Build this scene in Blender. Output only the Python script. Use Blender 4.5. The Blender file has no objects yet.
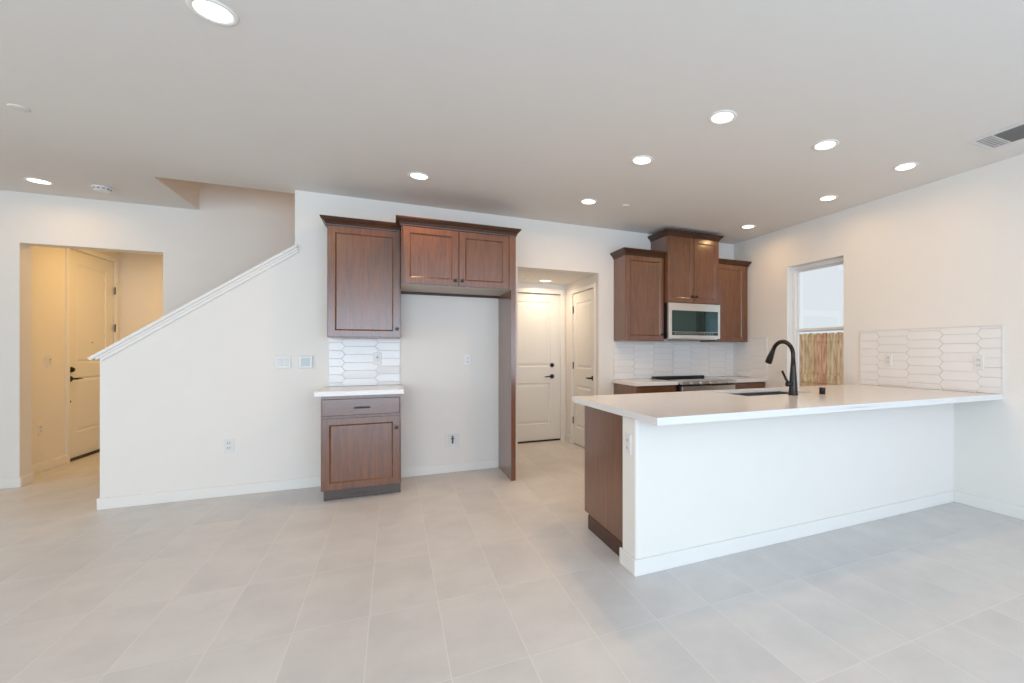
import bpy, bmesh, math, random
from mathutils import Matrix, Vector
C = bpy.context.scene.collection
PI = math.pi
random.seed(7)

# ------------------------------------------------------------------ camera
F_PX, CX_PX, HY_PX = 461.6, 609.8, 351.0      # focal length, principal column, horizon row (1024x683)
CAM_H = 1.265
cam_d = bpy.data.cameras.new('camera'); cam = bpy.data.objects.new('camera', cam_d); C.objects.link(cam)
cam_d.sensor_width = 36.0
cam_d.lens = F_PX / 1024 * 36.0
cam_d.shift_x = -(CX_PX - 512) / 1024
cam_d.shift_y = (HY_PX - 341.5) / 1024
cam_d.clip_start = 0.05
cam.location = (0, 0, CAM_H)
cam.rotation_euler = (PI / 2, 0, -math.atan(216.8 / F_PX))
bpy.context.scene.camera = cam

# ------------------------------------------------------------------ world, daylight, exposure
sc = bpy.context.scene
sc.view_settings.view_transform = 'Standard'
sc.view_settings.look = 'None'
sc.view_settings.gamma = 1.0
sc.view_settings.use_curve_mapping = False
sc.view_settings.exposure = 0.30
w = bpy.data.worlds.new('world'); sc.world = w; w.use_nodes = True
bg = w.node_tree.nodes['Background']
bg.inputs[0].default_value = (0.87, 0.945, 1.0, 1); bg.inputs[1].default_value = 0.74

def area(name, loc, rot, sx, sy, power, col, shape='RECTANGLE', spread=PI):
    l = bpy.data.lights.new(name, 'AREA'); l.shape = shape; l.size = sx; l.size_y = sy
    l.energy = power; l.color = col; l.spread = spread
    o = bpy.data.objects.new(name, l); o.location = loc; o.rotation_euler = rot; C.objects.link(o)
    return o
COOL = (0.80, 0.90, 1.0)
WARM = (1.0, 0.60, 0.26)
# daylight through the wide sliding glass doors behind the camera and the left window
area('daylight_rear', (0.0, -3.62, 1.25), (PI / 2 + 0.20, 0, 0), 6.6, 2.3, 200, (0.62, 0.80, 1.0))
area('daylight_left', (-5.42, 1.5, 1.5), (PI / 2, 0, -PI / 2), 2.4, 1.5, 38, (1.0, 0.97, 0.90))

# ------------------------------------------------------------------ materials
def new_mat(name):
    m = bpy.data.materials.new(name); m.use_nodes = True
    nt = m.node_tree; b = nt.nodes['Principled BSDF']
    return m, nt, b
def N(nt, t, **k):
    n = nt.nodes.new(t)
    for a, v in k.items(): setattr(n, a, v)
    return n
def coords(nt, scale, kind='Object'):
    tc = N(nt, 'ShaderNodeTexCoord'); mp = N(nt, 'ShaderNodeMapping')
    nt.links.new(tc.outputs[kind], mp.inputs[0]); mp.inputs['Scale'].default_value = scale
    return mp.outputs[0]
def plain(name, col, rough=0.5, metal=0.0, bump=0.0, bscale=200, var=0.03):
    m, nt, b = new_mat(name)
    b.inputs['Roughness'].default_value = rough; b.inputs['Metallic'].default_value = metal
    v = coords(nt, (1, 1, 1))
    no = N(nt, 'ShaderNodeTexNoise'); no.inputs['Scale'].default_value = 6; nt.links.new(v, no.inputs[0])
    mx = N(nt, 'ShaderNodeMix', data_type='RGBA'); nt.links.new(no.outputs[0], mx.inputs[0])
    mx.inputs[6].default_value = tuple(c * (1 - var) for c in col) + (1,)
    mx.inputs[7].default_value = tuple(min(1, c * (1 + var)) for c in col) + (1,)
    nt.links.new(mx.outputs[2], b.inputs['Base Color'])
    if bump:
        n2 = N(nt, 'ShaderNodeTexNoise'); n2.inputs['Scale'].default_value = bscale; nt.links.new(v, n2.inputs[0])
        n2.inputs['Detail'].default_value = 3
        bp = N(nt, 'ShaderNodeBump'); bp.inputs['Strength'].default_value = bump; bp.inputs['Distance'].default_value = 0.002
        nt.links.new(n2.outputs[0], bp.inputs['Height']); nt.links.new(bp.outputs[0], b.inputs['Normal'])
    return m
def wood(name, dark, light, axis='z', rough=0.45, coat=1.0):
    m, nt, b = new_mat(name)
    s = {'z': (26, 26, 1.6), 'x': (1.6, 26, 26), 'y': (26, 1.6, 26)}[axis]
    v = coords(nt, tuple(q*1.8 for q in s))
    n1 = N(nt, 'ShaderNodeTexNoise'); n1.inputs['Scale'].default_value = 1.3; n1.inputs['Detail'].default_value = 6
    n1.inputs['Distortion'].default_value = 1.2; nt.links.new(v, n1.inputs[0])
    v2 = coords(nt, tuple(q * 6 for q in s))
    n2 = N(nt, 'ShaderNodeTexNoise'); n2.inputs['Scale'].default_value = 1.5; n2.inputs['Detail'].default_value = 3
    nt.links.new(v2, n2.inputs[0])
    v3 = coords(nt, tuple(q * 0.22 for q in s))
    wv = N(nt, 'ShaderNodeTexNoise'); wv.inputs['Scale'].default_value = 1.0; wv.inputs['Detail'].default_value = 1
    nt.links.new(v3, wv.inputs[0])
    # cathedral rings
    mu = N(nt, 'ShaderNodeMath', operation='MULTIPLY'); mu.inputs[1].default_value = 16; nt.links.new(wv.outputs[0], mu.inputs[0])
    si = N(nt, 'ShaderNodeMath', operation='SINE'); m2 = N(nt, 'ShaderNodeMath', operation='MULTIPLY'); m2.inputs[1].default_value = 3.0
    nt.links.new(mu.outputs[0], m2.inputs[0]); nt.links.new(m2.outputs[0], si.inputs[0])
    a1 = N(nt, 'ShaderNodeMath', operation='MULTIPLY_ADD'); a1.inputs[1].default_value = 0.05
    nt.links.new(si.outputs[0], a1.inputs[0]); nt.links.new(n1.outputs[0], a1.inputs[2])
    a2 = N(nt, 'ShaderNodeMath', operation='MULTIPLY_ADD'); a2.inputs[1].default_value = 0.45
    nt.links.new(n2.outputs[0], a2.inputs[0]); nt.links.new(a1.outputs[0], a2.inputs[2])
    rp = N(nt, 'ShaderNodeValToRGB'); rp.color_ramp.elements[0].position = 0.35; rp.color_ramp.elements[1].position = 1.05
    rp.color_ramp.elements[0].color = dark + (1,); rp.color_ramp.elements[1].color = light + (1,)
    nt.links.new(a2.outputs[0], rp.inputs[0]); nt.links.new(rp.outputs[0], b.inputs['Base Color'])
    b.inputs['Roughness'].default_value = rough
    b.inputs['Coat Weight'].default_value = coat; b.inputs['Coat Roughness'].default_value = 0.22; b.inputs['Coat IOR'].default_value = 1.75; b.inputs['Specular IOR Level'].default_value = 0.25
    bp = N(nt, 'ShaderNodeBump'); bp.inputs['Strength'].default_value = 0.25; bp.inputs['Distance'].default_value = 0.001
    nt.links.new(a2.outputs[0], bp.inputs['Height']); nt.links.new(bp.outputs[0], b.inputs['Normal'])
    return m
def emit(name, col, strength):
    m, nt, b = new_mat(name)
    b.inputs['Base Color'].default_value = (.8, .8, .8, 1)
    b.inputs['Emission Color'].default_value = col + (1,); b.inputs['Emission Strength'].default_value = strength
    return m

M = {}
M['wall'] = plain('wall_paint', (0.87, 0.835, 0.785), 0.75, bump=0.25, bscale=90, var=0.01)
M['ceiling'] = plain('ceiling_paint', (0.80, 0.775, 0.74), 0.85, bump=0.25, bscale=70, var=0.01)
M['trim'] = plain('trim_paint', (0.88, 0.855, 0.815), 0.38, var=0.01)
M['door'] = plain('door_paint', (0.84, 0.82, 0.78), 0.36, var=0.01)
M['plate'] = plain('white_plastic', (0.82, 0.81, 0.79), 0.3, var=0.01)
M['slot'] = plain('dark_slot', (0.05, 0.05, 0.05), 0.5)
M['hole'] = plain('plate_socket', (0.76, 0.75, 0.735), 0.3)
M['bronze'] = plain('dark_bronze', (0.014, 0.010, 0.008), 0.30, 0.25)
M['black'] = plain('black_enamel', (0.012, 0.012, 0.013), 0.3)
M['steel'] = plain('stainless_steel', (0.66, 0.63, 0.60), 0.28, 1.0)
M['sinksteel'] = plain('brushed_sink_steel', (0.30, 0.31, 0.33), 0.3, 1.0)
M['wood'] = wood('stained_wood', (0.076, 0.020, 0.003), (0.205, 0.062, 0.011))
M['wood_x'] = wood('stained_wood_rails', (0.080, 0.025, 0.006), (0.19, 0.068, 0.020), 'x')
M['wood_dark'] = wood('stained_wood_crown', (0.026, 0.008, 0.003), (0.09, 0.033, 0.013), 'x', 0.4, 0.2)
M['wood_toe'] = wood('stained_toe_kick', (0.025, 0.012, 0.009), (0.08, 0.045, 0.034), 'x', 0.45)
M['maple'] = plain('cabinet_underside', (0.52, 0.45, 0.38), 0.5)
M['quartz'] = plain('white_quartz', (0.83, 0.815, 0.80), 0.13, var=0.02)
M['tile_w'] = plain('glazed_tile', (0.88, 0.865, 0.85), 0.10, var=0.02)
M['grout'] = plain('tile_grout', (0.72, 0.69, 0.66), 0.8)
M['vinyl'] = plain('window_vinyl', (0.86, 0.86, 0.85), 0.35)
M['alum'] = plain('sprayed_vent_metal', (0.72, 0.72, 0.72), 0.4)
M['ventdark'] = plain('vent_mesh', (0.27, 0.26, 0.25), 0.7)
M['sky_led'] = emit('lamp_lens', (1.0, 0.93, 0.82), 3.2)
M['sweep'] = plain('door_sweep', (0.03, 0.012, 0.008), 0.6)
M['lcd'] = plain('thermostat_screen', (0.50, 0.56, 0.54), 0.2)
M['ground'] = plain('yard_ground', (0.45, 0.40, 0.34), 0.9)

# dark glass with a teal cast (microwave door)
m, nt, b = new_mat('dark_glass'); M['darkglass'] = m
b.inputs['Base Color'].default_value = (0.012, 0.016, 0.016, 1); b.inputs['Roughness'].default_value = 0.03
b.inputs['IOR'].default_value = 1.8; b.inputs['Specular Tint'].default_value = (0.55, 0.95, 0.97, 1)
m, nt, b = new_mat('cooktop_glass'); M['cooktop'] = m
b.inputs['Base Color'].default_value = (0.01, 0.01, 0.01, 1); b.inputs['Roughness'].default_value = 0.04
# window glass
m, nt, b = new_mat('window_glass'); M['glass'] = m
nt.nodes.remove(b); out = nt.nodes['Material Output']
tr = N(nt, 'ShaderNodeBsdfTransparent'); gl = N(nt, 'ShaderNodeBsdfGlossy'); gl.inputs['Roughness'].default_value = 0.02
mx = N(nt, 'ShaderNodeMixShader'); mx.inputs[0].default_value = 0.05
nt.links.new(tr.outputs[0], mx.inputs[1]); nt.links.new(gl.outputs[0], mx.inputs[2])
nt.links.new(mx.outputs[0], out.inputs[0])

# floor: stacked 12x24 in porcelain, long side into the room
TX, TY, OX, OY = 0.3065, 0.6085, 1.125, 2.48
m, nt, b = new_mat('floor_tile'); M['floor'] = m
tc = N(nt, 'ShaderNodeTexCoord'); sp = N(nt, 'ShaderNodeSeparateXYZ'); nt.links.new(tc.outputs['Object'], sp.inputs[0])
def gridline(sock, size, off, half):
    a = N(nt, 'ShaderNodeMath', operation='SUBTRACT'); a.inputs[1].default_value = off; nt.links.new(sock, a.inputs[0])
    d = N(nt, 'ShaderNodeMath', operation='DIVIDE'); d.inputs[1].default_value = size; nt.links.new(a.outputs[0], d.inputs[0])
    r = N(nt, 'ShaderNodeMath', operation='ROUND'); nt.links.new(d.outputs[0], r.inputs[0])
    s = N(nt, 'ShaderNodeMath', operation='SUBTRACT'); nt.links.new(d.outputs[0], s.inputs[0]); nt.links.new(r.outputs[0], s.inputs[1])
    ab = N(nt, 'ShaderNodeMath', operation='ABSOLUTE'); nt.links.new(s.outputs[0], ab.inputs[0])
    lt = N(nt, 'ShaderNodeMath', operation='LESS_THAN'); lt.inputs[1].default_value = half / size; nt.links.new(ab.outputs[0], lt.inputs[0])
    fl = N(nt, 'ShaderNodeMath', operation='FLOOR'); nt.links.new(d.outputs[0], fl.inputs[0])
    return lt.outputs[0], fl.outputs[0]
gx, ix = gridline(sp.outputs[0], TX, OX, 0.0018)
gy, iy = gridline(sp.outputs[1], TY, OY, 0.0018)
g = N(nt, 'ShaderNodeMath', operation='MAXIMUM'); nt.links.new(gx, g.inputs[0]); nt.links.new(gy, g.inputs[1])
cb = N(nt, 'ShaderNodeCombineXYZ'); nt.links.new(ix, cb.inputs[0]); nt.links.new(iy, cb.inputs[1])
wn = N(nt, 'ShaderNodeTexWhiteNoise'); nt.links.new(cb.outputs[0], wn.inputs[0])
of = N(nt, 'ShaderNodeVectorMath', operation='MULTIPLY_ADD'); nt.links.new(wn.outputs['Color'], of.inputs[0])
of.inputs[1].default_value = (9, 9, 9); nt.links.new(tc.outputs['Object'], of.inputs[2])
n1 = N(nt, 'ShaderNodeTexNoise'); n1.inputs['Scale'].default_value = 3.2; n1.inputs['Detail'].default_value = 7; n1.inputs['Roughness'].default_value = 0.62
nt.links.new(of.outputs[0], n1.inputs[0])
mt = N(nt, 'ShaderNodeMath', operation='MULTIPLY_ADD'); mt.inputs[1].default_value = 0.12; nt.links.new(wn.outputs['Value'], mt.inputs[0]); nt.links.new(n1.outputs[0], mt.inputs[2])
rp = N(nt, 'ShaderNodeValToRGB'); nt.links.new(mt.outputs[0], rp.inputs[0])
rp.color_ramp.elements[0].position = 0.36; rp.color_ramp.elements[0].color = (0.62, 0.605, 0.60, 1)
rp.color_ramp.elements[1].position = 0.75; rp.color_ramp.elements[1].color = (0.72, 0.705, 0.69, 1)
mc = N(nt, 'ShaderNodeMix', data_type='RGBA'); nt.links.new(g.outputs[0], mc.inputs[0]); nt.links.new(rp.outputs[0], mc.inputs[6])
mc.inputs[7].default_value = (0.77, 0.76, 0.745, 1); nt.links.new(mc.outputs[2], b.inputs['Base Color'])
b.inputs['Roughness'].default_value = 0.42
bp = N(nt, 'ShaderNodeBump'); bp.inputs['Strength'].default_value = 0.35; bp.inputs['Distance'].default_value = 0.001
inv = N(nt, 'ShaderNodeMath', operation='SUBTRACT'); inv.inputs[0].default_value = 1; nt.links.new(g.outputs[0], inv.inputs[1])
nt.links.new(inv.outputs[0], bp.inputs['Height']); nt.links.new(bp.outputs[0], b.inputs['Normal'])

# weathered fence wood
m, nt, b = new_mat('weathered_cedar'); M['cedar'] = m
tc = N(nt, 'ShaderNodeTexCoord'); sp = N(nt, 'ShaderNodeSeparateXYZ'); nt.links.new(tc.outputs['Object'], sp.inputs[0])
dv = N(nt, 'ShaderNodeMath', operation='DIVIDE'); dv.inputs[1].default_value = 0.14; nt.links.new(sp.outputs[1], dv.inputs[0])
fl = N(nt, 'ShaderNodeMath', operation='FLOOR'); nt.links.new(dv.outputs[0], fl.inputs[0])
wn = N(nt, 'ShaderNodeTexWhiteNoise', noise_dimensions='1D'); nt.links.new(fl.outputs[0], wn.inputs['W'])
rp = N(nt, 'ShaderNodeValToRGB'); nt.links.new(wn.outputs['Value'], rp.inputs[0])
e = rp.color_ramp.elements; e[0].color = (0.86, 0.62, 0.33, 1); e[1].color = (0.86, 0.40, 0.22, 1)
x = e.new(0.4); x.color = (0.92, 0.74, 0.47, 1)
v = coords(nt, (10, 10, 1.5)); n1 = N(nt, 'ShaderNodeTexNoise'); n1.inputs['Scale'].default_value = 2.5; n1.inputs['Detail'].default_value = 6
nt.links.new(v, n1.inputs[0])
r2 = N(nt, 'ShaderNodeValToRGB'); nt.links.new(n1.outputs[0], r2.inputs[0])
r2.color_ramp.elements[0].position = 0.36; r2.color_ramp.elements[0].color = (0.60, 0.45, 0.33, 1)
r2.color_ramp.elements[1].position = 0.62; r2.color_ramp.elements[1].color = (1, 1, 1, 1)
mu = N(nt, 'ShaderNodeMix', data_type='RGBA', blend_type='MULTIPLY'); mu.inputs[0].default_value = 1
nt.links.new(rp.outputs[0], mu.inputs[6]); nt.links.new(r2.outputs[0], mu.inputs[7]); nt.links.new(mu.outputs[2], b.inputs['Base Color'])
b.inputs['Roughness'].default_value = 0.85

# ------------------------------------------------------------------ mesh helpers
def mb(): return bmesh.new()
def box(bm, x0, x1, y0, y1, z0, z1, bev=0.0, seg=1, T=None):
    t = bmesh.new()
    bmesh.ops.create_cube(t, size=1, matrix=Matrix.Translation(((x0+x1)/2, (y0+y1)/2, (z0+z1)/2)) @ Matrix.Diagonal((abs(x1-x0), abs(y1-y0), abs(z1-z0), 1)))
    if bev: bmesh.ops.bevel(t, geom=list(t.edges), offset=bev, segments=seg, profile=0.5, affect='EDGES')
    merge(bm, t, T)
def merge(bm, t, T=None):
    if T is not None: bmesh.ops.transform(t, matrix=T, verts=list(t.verts))
    bmesh.ops.recalc_face_normals(t, faces=list(t.faces))
    me = bpy.data.meshes.new('tmp'); t.to_mesh(me); t.free(); bm.from_mesh(me); bpy.data.meshes.remove(me)
def rings(bm, rects, T=None, cap0=True, cap1=True):
    """rects: (a0,a1,b0,b1,c): nested rectangles in the face plane at height c"""
    t = bmesh.new(); loops = []
    for a0, a1, b0, b1, c in rects:
        loops.append([t.verts.new(p) for p in ((a0, b0, c), (a1, b0, c), (a1, b1, c), (a0, b1, c))])
    for p, q in zip(loops, loops[1:]):
        for i in range(4): t.faces.new((p[i], p[(i+1) % 4], q[(i+1) % 4], q[i]))
    if cap0: t.faces.new(loops[0][::-1])
    if cap1: t.faces.new(loops[-1])
    merge(bm, t, T)
def prism(bm, poly, c0, c1, T=None, bev=0):
    t = bmesh.new()
    lo = [t.verts.new((a, b, c0)) for a, b in poly]; hi = [t.verts.new((a, b, c1)) for a, b in poly]
    t.faces.new(lo[::-1]); t.faces.new(hi)
    n = len(poly)
    for i in range(n): t.faces.new((lo[i], lo[(i+1) % n], hi[(i+1) % n], hi[i]))
    if bev: bmesh.ops.bevel(t, geom=list(t.edges), offset=bev, segments=2, profile=0.5, affect='EDGES')
    merge(bm, t, T)
def lathe(bm, prof, T=None, seg=28):
    """prof: (r, h) about the local z axis"""
    t = bmesh.new(); L = []
    for r, h in prof:
        if r < 1e-6: L.append([t.verts.new((0, 0, h))])
        else: L.append([t.verts.new((r*math.cos(2*PI*i/seg), r*math.sin(2*PI*i/seg), h)) for i in range(seg)])
    for p, q in zip(L, L[1:]):
        for i in range(seg):
            j = (i+1) % seg
            if len(p) == 1 and len(q) == 1: continue
            if len(p) == 1: t.faces.new((p[0], q[j], q[i]))
            elif len(q) == 1: t.faces.new((p[i], p[j], q[0]))
            else: t.faces.new((p[i], p[j], q[j], q[i]))
    if len(L[0]) > 1: t.faces.new(L[0][::-1])
    if len(L[-1]) > 1: t.faces.new(L[-1])
    for f in t.faces: f.smooth = True
    merge(bm, t, T)
def tube(bm, pts, rad, seg=14, T=None):
    pts = [Vector(p) for p in pts]
    if not isinstance(rad, (list, tuple)): rad = [rad]*len(pts)
    t = bmesh.new(); L = []; up = None
    for i, p in enumerate(pts):
        d = (pts[min(i+1, len(pts)-1)] - pts[max(i-1, 0)]).normalized()
        if up is None: up = d.orthogonal().normalized()
        up = (up - d*up.dot(d)).normalized(); s = d.cross(up)
        L.append([t.verts.new(p + (up*math.cos(2*PI*k/seg) + s*math.sin(2*PI*k/seg))*rad[i]) for k in range(seg)])
    for p, q in zip(L, L[1:]):
        for i in range(seg): t.faces.new((p[i], p[(i+1) % seg], q[(i+1) % seg], q[i]))
    t.faces.new(L[0][::-1]); t.faces.new(L[-1])
    for f in t.faces: f.smooth = True
    merge(bm, t, T)
def plane_T(o, u, n):
    """local (a right, b up, c out of the face) to the world"""
    u = Vector(u); n = Vector(n); z = Vector((0, 0, 1)); o = Vector(o)
    return Matrix(((u.x, z.x, n.x, o.x), (u.y, z.y, n.y, o.y), (u.z, z.z, n.z, o.z), (0, 0, 0, 1)))
FRONT = lambda y, x=0, z=0: plane_T((x, y, z), (1, 0, 0), (0, -1, 0))      # faces the camera
RIGHTW = lambda x, y=0, z=0: plane_T((x, y, z), (0, -1, 0), (-1, 0, 0))    # faces -X; a = -Y
LEFTW = lambda x, y=0, z=0: plane_T((x, y, z), (0, 1, 0), (1, 0, 0))       # faces +X; a = +Y
BACKF = lambda y, x=0, z=0: plane_T((x, y, z), (-1, 0, 0), (0, 1, 0))      # faces +Y; a = -X
UPZ = lambda x, y, z: Matrix.Translation((x, y, z))
def DOWN(x, y, z): return Matrix.Translation((x, y, z)) @ Matrix.Rotation(PI, 4, 'X')
def OUT(T, a, b, c=0): return T @ Matrix.Translation((a, b, c))            # lathe axis = out of the face

def root(name, loc, label=None, cat=None, group=None, kind=None):
    o = bpy.data.objects.new(name, None); o.location = loc; o.empty_display_size = 0.1; C.objects.link(o)
    if label: o['label'] = label
    if cat: o['category'] = cat
    if group: o['group'] = group
    if kind: o['kind'] = kind
    return o
def worldloc(o):
    v = Vector(o.location)
    while o.parent: o = o.parent; v = v + Vector(o.location)
    return v
def mesh(name, bm, mat, parent=None, loc=None, label=None):
    me = bpy.data.meshes.new(name)
    base = worldloc(parent) if parent is not None else Vector((0, 0, 0))
    org = Vector(loc) if loc is not None else base
    bmesh.ops.translate(bm, verts=list(bm.verts), vec=-org)
    bm.to_mesh(me); bm.free()
    me.materials.append(mat)
    o = bpy.data.objects.new(name, me); C.objects.link(o)
    if parent is not None: o.parent = parent
    o.location = org - base
    if label: o['label'] = label
    return o
def tag(o, label, cat, group=None, kind=None):
    o['label'] = label; o['category'] = cat
    if group: o['group'] = group
    if kind: o['kind'] = kind
    return o
def struct(name, bm, mat, label=None, cat=None):
    o = mesh(name, bm, mat); o['kind'] = 'structure'
    o['label'] = label or name; o['category'] = cat or name.split('_')[0]
    return o

# ------------------------------------------------------------------ measures
YB, XR, H = 5.065, 4.277, 2.743          # back wall face, right wall face, ceiling
TH = 0.12
YE = 6.212                               # entry wall face
FX, FE = -3.34, 8.42                     # foyer left wall, foyer end wall
XL, YR = -5.5, -3.7
HX0, HX1, HZ, HY = 1.25, 2.23, 2.20, 6.215

# ------------------------------------------------------------------ setting
bm = mb(); box(bm, XL-.2, XR+.15, YR-.2, FE+.2, -0.12, 0)
struct('floor', bm, M['floor'], 'pale greige rectangular floor tiles laid in a straight grid', 'floor')

bm = mb()
box(bm, XL-.2, XR+.15, YR-.2, YB+TH, H, H+.2)
box(bm, XL-.2, -1.85, YB+TH, YE+.16, H, H+.2)
box(bm, XL-.2, -1.40, YE+.16, FE+.2, H, H+.2)
box(bm, HX0-.12, HX1+.12, YB+TH, HY+.3, HZ, HZ+.05)
box(bm, -2.0, 1.4, YB, YE+.2, 4.9, 5.0)
struct('ceiling', bm, M['ceiling'], 'smooth off-white ceiling with the stairwell cut into it', 'ceiling')

bm = mb()
box(bm, -.815, HX0, YB, YB+TH, 0, H)
box(bm, HX0, HX1, YB, YB+TH, HZ, H)
box(bm, HX1, XR+.15, YB, YB+TH, 0, H)
struct('wall_back', bm, M['wall'], 'cream kitchen back wall behind the cabinets', 'wall')

S0, S1 = 1.227, 2.204       # top of the half wall at its two ends
bm = mb(); prism(bm, [(-2.118, 0), (-.815, 0), (-.815, S1), (-2.118, S0)], -TH, 0, FRONT(YB))
struct('wall_stair', bm, M['wall'], 'white half wall with sloping top beside the stairs', 'wall')
bm = mb()      # stairwell walls above the ceiling
box(bm, -1.96, -1.84, YB+TH, YE, H+.001, 4.9); box(bm, -1.96, 1.3, YB, YB+TH, H+.201, 4.9); box(bm, 1.13, 1.25, YB+TH, YE, 0, 4.9)
struct('wall_stairwell', bm, M['wall'], 'cream stairwell walls rising above the ceiling', 'wall')

# sloping cap on the half wall
sl = math.atan2(S1-S0, -.815+2.118)
def slope_piece(bm, up0, up1, d0, d1, over0, over1):
    ux, uz = math.cos(sl), math.sin(sl); nx, nz = -uz, ux
    a = Vector((-2.118, S0)) - Vector((ux, uz))*over0; b_ = Vector((-.815, S1)) + Vector((ux, uz))*over1
    P = [(a.x+nx*up0, a.y+nz*up0), (b_.x+nx*up0, b_.y+nz*up0), (b_.x+nx*up1, b_.y+nz*up1), (a.x+nx*up1, a.y+nz*up1)]
    prism(bm, P, d0, d1, FRONT(YB), 0.003)
bm = mb()
slope_piece(bm, 0.0, 0.024, -TH-.028, 0.028, 0.06, 0.035)
slope_piece(bm, -0.042, 0.0, 0.0, 0.013, 0.012, 0.012)
slope_piece(bm, -0.018, 0.0, 0.0, 0.020, 0.030, 0.022)
struct('trim_1', bm, M['trim'], 'white painted sloping cap rail on top of the stair half wall', 'trim')

OX0, OX1, OZ, TE = -3.140, -2.128, 2.273, 0.165      # opening to the foyer
bm = mb()
box(bm, XL-.2, OX0, YE, YE+TE, 0, H); box(bm, OX0, OX1, YE, YE+TE, OZ, H); box(bm, OX1, 1.25, YE, YE+TE, 0, H)
box(bm, -1.96, 1.25, YE, YE+TE, H, 4.9)
struct('wall_entry', bm, M['wall'], 'cream wall with the square opening to the foyer', 'wall')
DY0, DY1, DZ = 7.37, 8.335, 2.44
bm = mb()
box(bm, FX-.16, FX, YE+TE, DY0, 0, H); box(bm, FX-.16, FX, DY1, FE+.12, 0, H); box(bm, FX-.16, FX, DY0, DY1, DZ, H)
box(bm, FX-.30, FX-.16, DY0-.1, DY1+.1, 0, H)
struct('wall_foyer_left', bm, M['wall'], 'cream foyer wall holding the front door', 'wall')
bm = mb(); box(bm, FX-.16, -1.40, FE, FE+.12, 0, H)
struct('wall_foyer_end', bm, M['wall'], 'cream wall at the far end of the foyer', 'wall')
bm = mb(); box(bm, -1.52, -1.40, YE+TE, FE, 0, H)
struct('wall_foyer_right', bm, M['wall'], 'cream foyer wall opposite the front door', 'wall')
bm = mb()      # left wall with a window beyond the frame
box(bm, XL-.15, XL, YR, .3, 0, H); box(bm, XL-.15, XL, 2.7, YE, 0, H); box(bm, XL-.15, XL, .3, 2.7, 0, .75); box(bm, XL-.15, XL, .3, 2.7, 2.25, H)
struct('wall_left', bm, M['wall'], 'cream left wall of the living room', 'wall')
WY0, WY1, WZ0, WZ1 = 3.340, 4.107, 0.76, 2.272
bm = mb()
box(bm, XR, XR+.15, YR, WY0, 0, H); box(bm, XR, XR+.15, WY1, YB, 0, H)
box(bm, XR, XR+.15, WY0, WY1, 0, WZ0); box(bm, XR, XR+.15, WY0, WY1, WZ1, H)
struct('wall_right', bm, M['wall'], 'cream right wall with the tall kitchen window', 'wall')
bm = mb()
box(bm, XL, -3.3, YR-.15, YR, 0, H); box(bm, 3.3, XR, YR-.15, YR, 0, H); box(bm, -3.3, 3.3, YR-.15, YR, 2.42, H)
struct('wall_rear', bm, M['wall'], 'cream wall behind the camera with wide glass doors', 'wall')
# hall
bm = mb()
RD0, RD1, RDZ = 5.205, 5.945, 2.045
box(bm, HX1, HX1+.12, YB+TH, RD0, 0, HZ); box(bm, HX1, HX1+.12, RD1, HY+.2, 0, HZ); box(bm, HX1, HX1+.12, RD0, RD1, RDZ, HZ)
box(bm, HX1+.12, HX1+.16, YB+TH, HY+.2, 0, HZ)
struct('wall_hall_right', bm, M['wall'], 'cream right wall of the back hall', 'wall')
HD0, HD1, HDZ = 1.256, 2.150, 2.068
bm = mb()
box(bm, HD1, HX1, HY, HY+.12, 0, HZ); box(bm, HX0, HD1, HY, HY+.12, HDZ, HZ); box(bm, HX0, HX1, HY+.12, HY+.16, 0, HZ)
struct('wall_hall_back', bm, M['wall'], 'cream end wall of the back hall', 'wall')
# peninsula pony wall
PX, PY0, PY1, PZ = 1.238, 2.290, 2.470, 0.876
bm = mb()
t = bmesh.new(); bmesh.ops.create_cube(t, size=1, matrix=Matrix.Translation(((PX+XR)/2, (PY0+PY1)/2, PZ/2)) @ Matrix.Diagonal((XR-PX, PY1-PY0, PZ, 1)))
ed = [e_ for e_ in t.edges if all(abs(v_.co.x-PX) < 1e-4 for v_ in e_.verts) and abs(e_.verts[0].co.z-e_.verts[1].co.z) > .1]
bmesh.ops.bevel(t, geom=ed, offset=0.018, segments=5, profile=0.5, affect='EDGES')
for f in t.faces: f.smooth = False
merge(bm, t)
struct('wall_peninsula', bm, M['wall'], 'white pony wall under the peninsula countertop', 'wall')

# baseboards
BH, BT = 0.092, 0.014
def bboard(name, segs, label):
    bm = mb()
    for s in segs: box(bm, *s, 0.0, BH, 0.003, 1)
    return struct(name, bm, M['trim'], label, 'baseboard')
bboard('baseboard_stair', [(-2.118-BT, -.541, YB-BT, YB), (-2.118-BT, -2.118, YB, YB+TH)], 'white baseboard along the stair half wall')
bboard('baseboard_alcove', [(.066, 1.040, YB-BT, YB)], 'white baseboard in the refrigerator alcove')
bboard('baseboard_back', [(1.086, HX0, YB-BT, YB)], 'white baseboard between fridge panel and hall opening')
bboard('baseboard_kitchen', [(HX1, 2.415, YB-BT, YB)], 'white baseboard between hall opening and kitchen cabinets')
bboard('baseboard_left', [(XL, OX0+BT, YE-BT, YE), (OX0, OX0+BT, YE, YE+TE)], 'white baseboard left of the foyer opening')
bboard('baseboard_entry', [(OX1-BT, 1.13, YE-BT, YE), (OX1-BT, OX1, YE, YE+TE)], 'white baseboard behind the stair half wall')
bboard('baseboard_foyer', [(FX, FX+BT, YE+TE, DY0-.06), (FX, -1.52, FE-BT, FE)], 'white baseboard in the foyer')
bboard('baseboard_peninsula', [(PX-BT, XR, PY0-BT, PY0), (PX-BT, PX, PY0, PY1+.004)], 'white baseboard wrapping the peninsula pony wall')
bboard('baseboard_right', [(XR-BT, XR, YR, PY0-BT)], 'white baseboard along the right wall')
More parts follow.
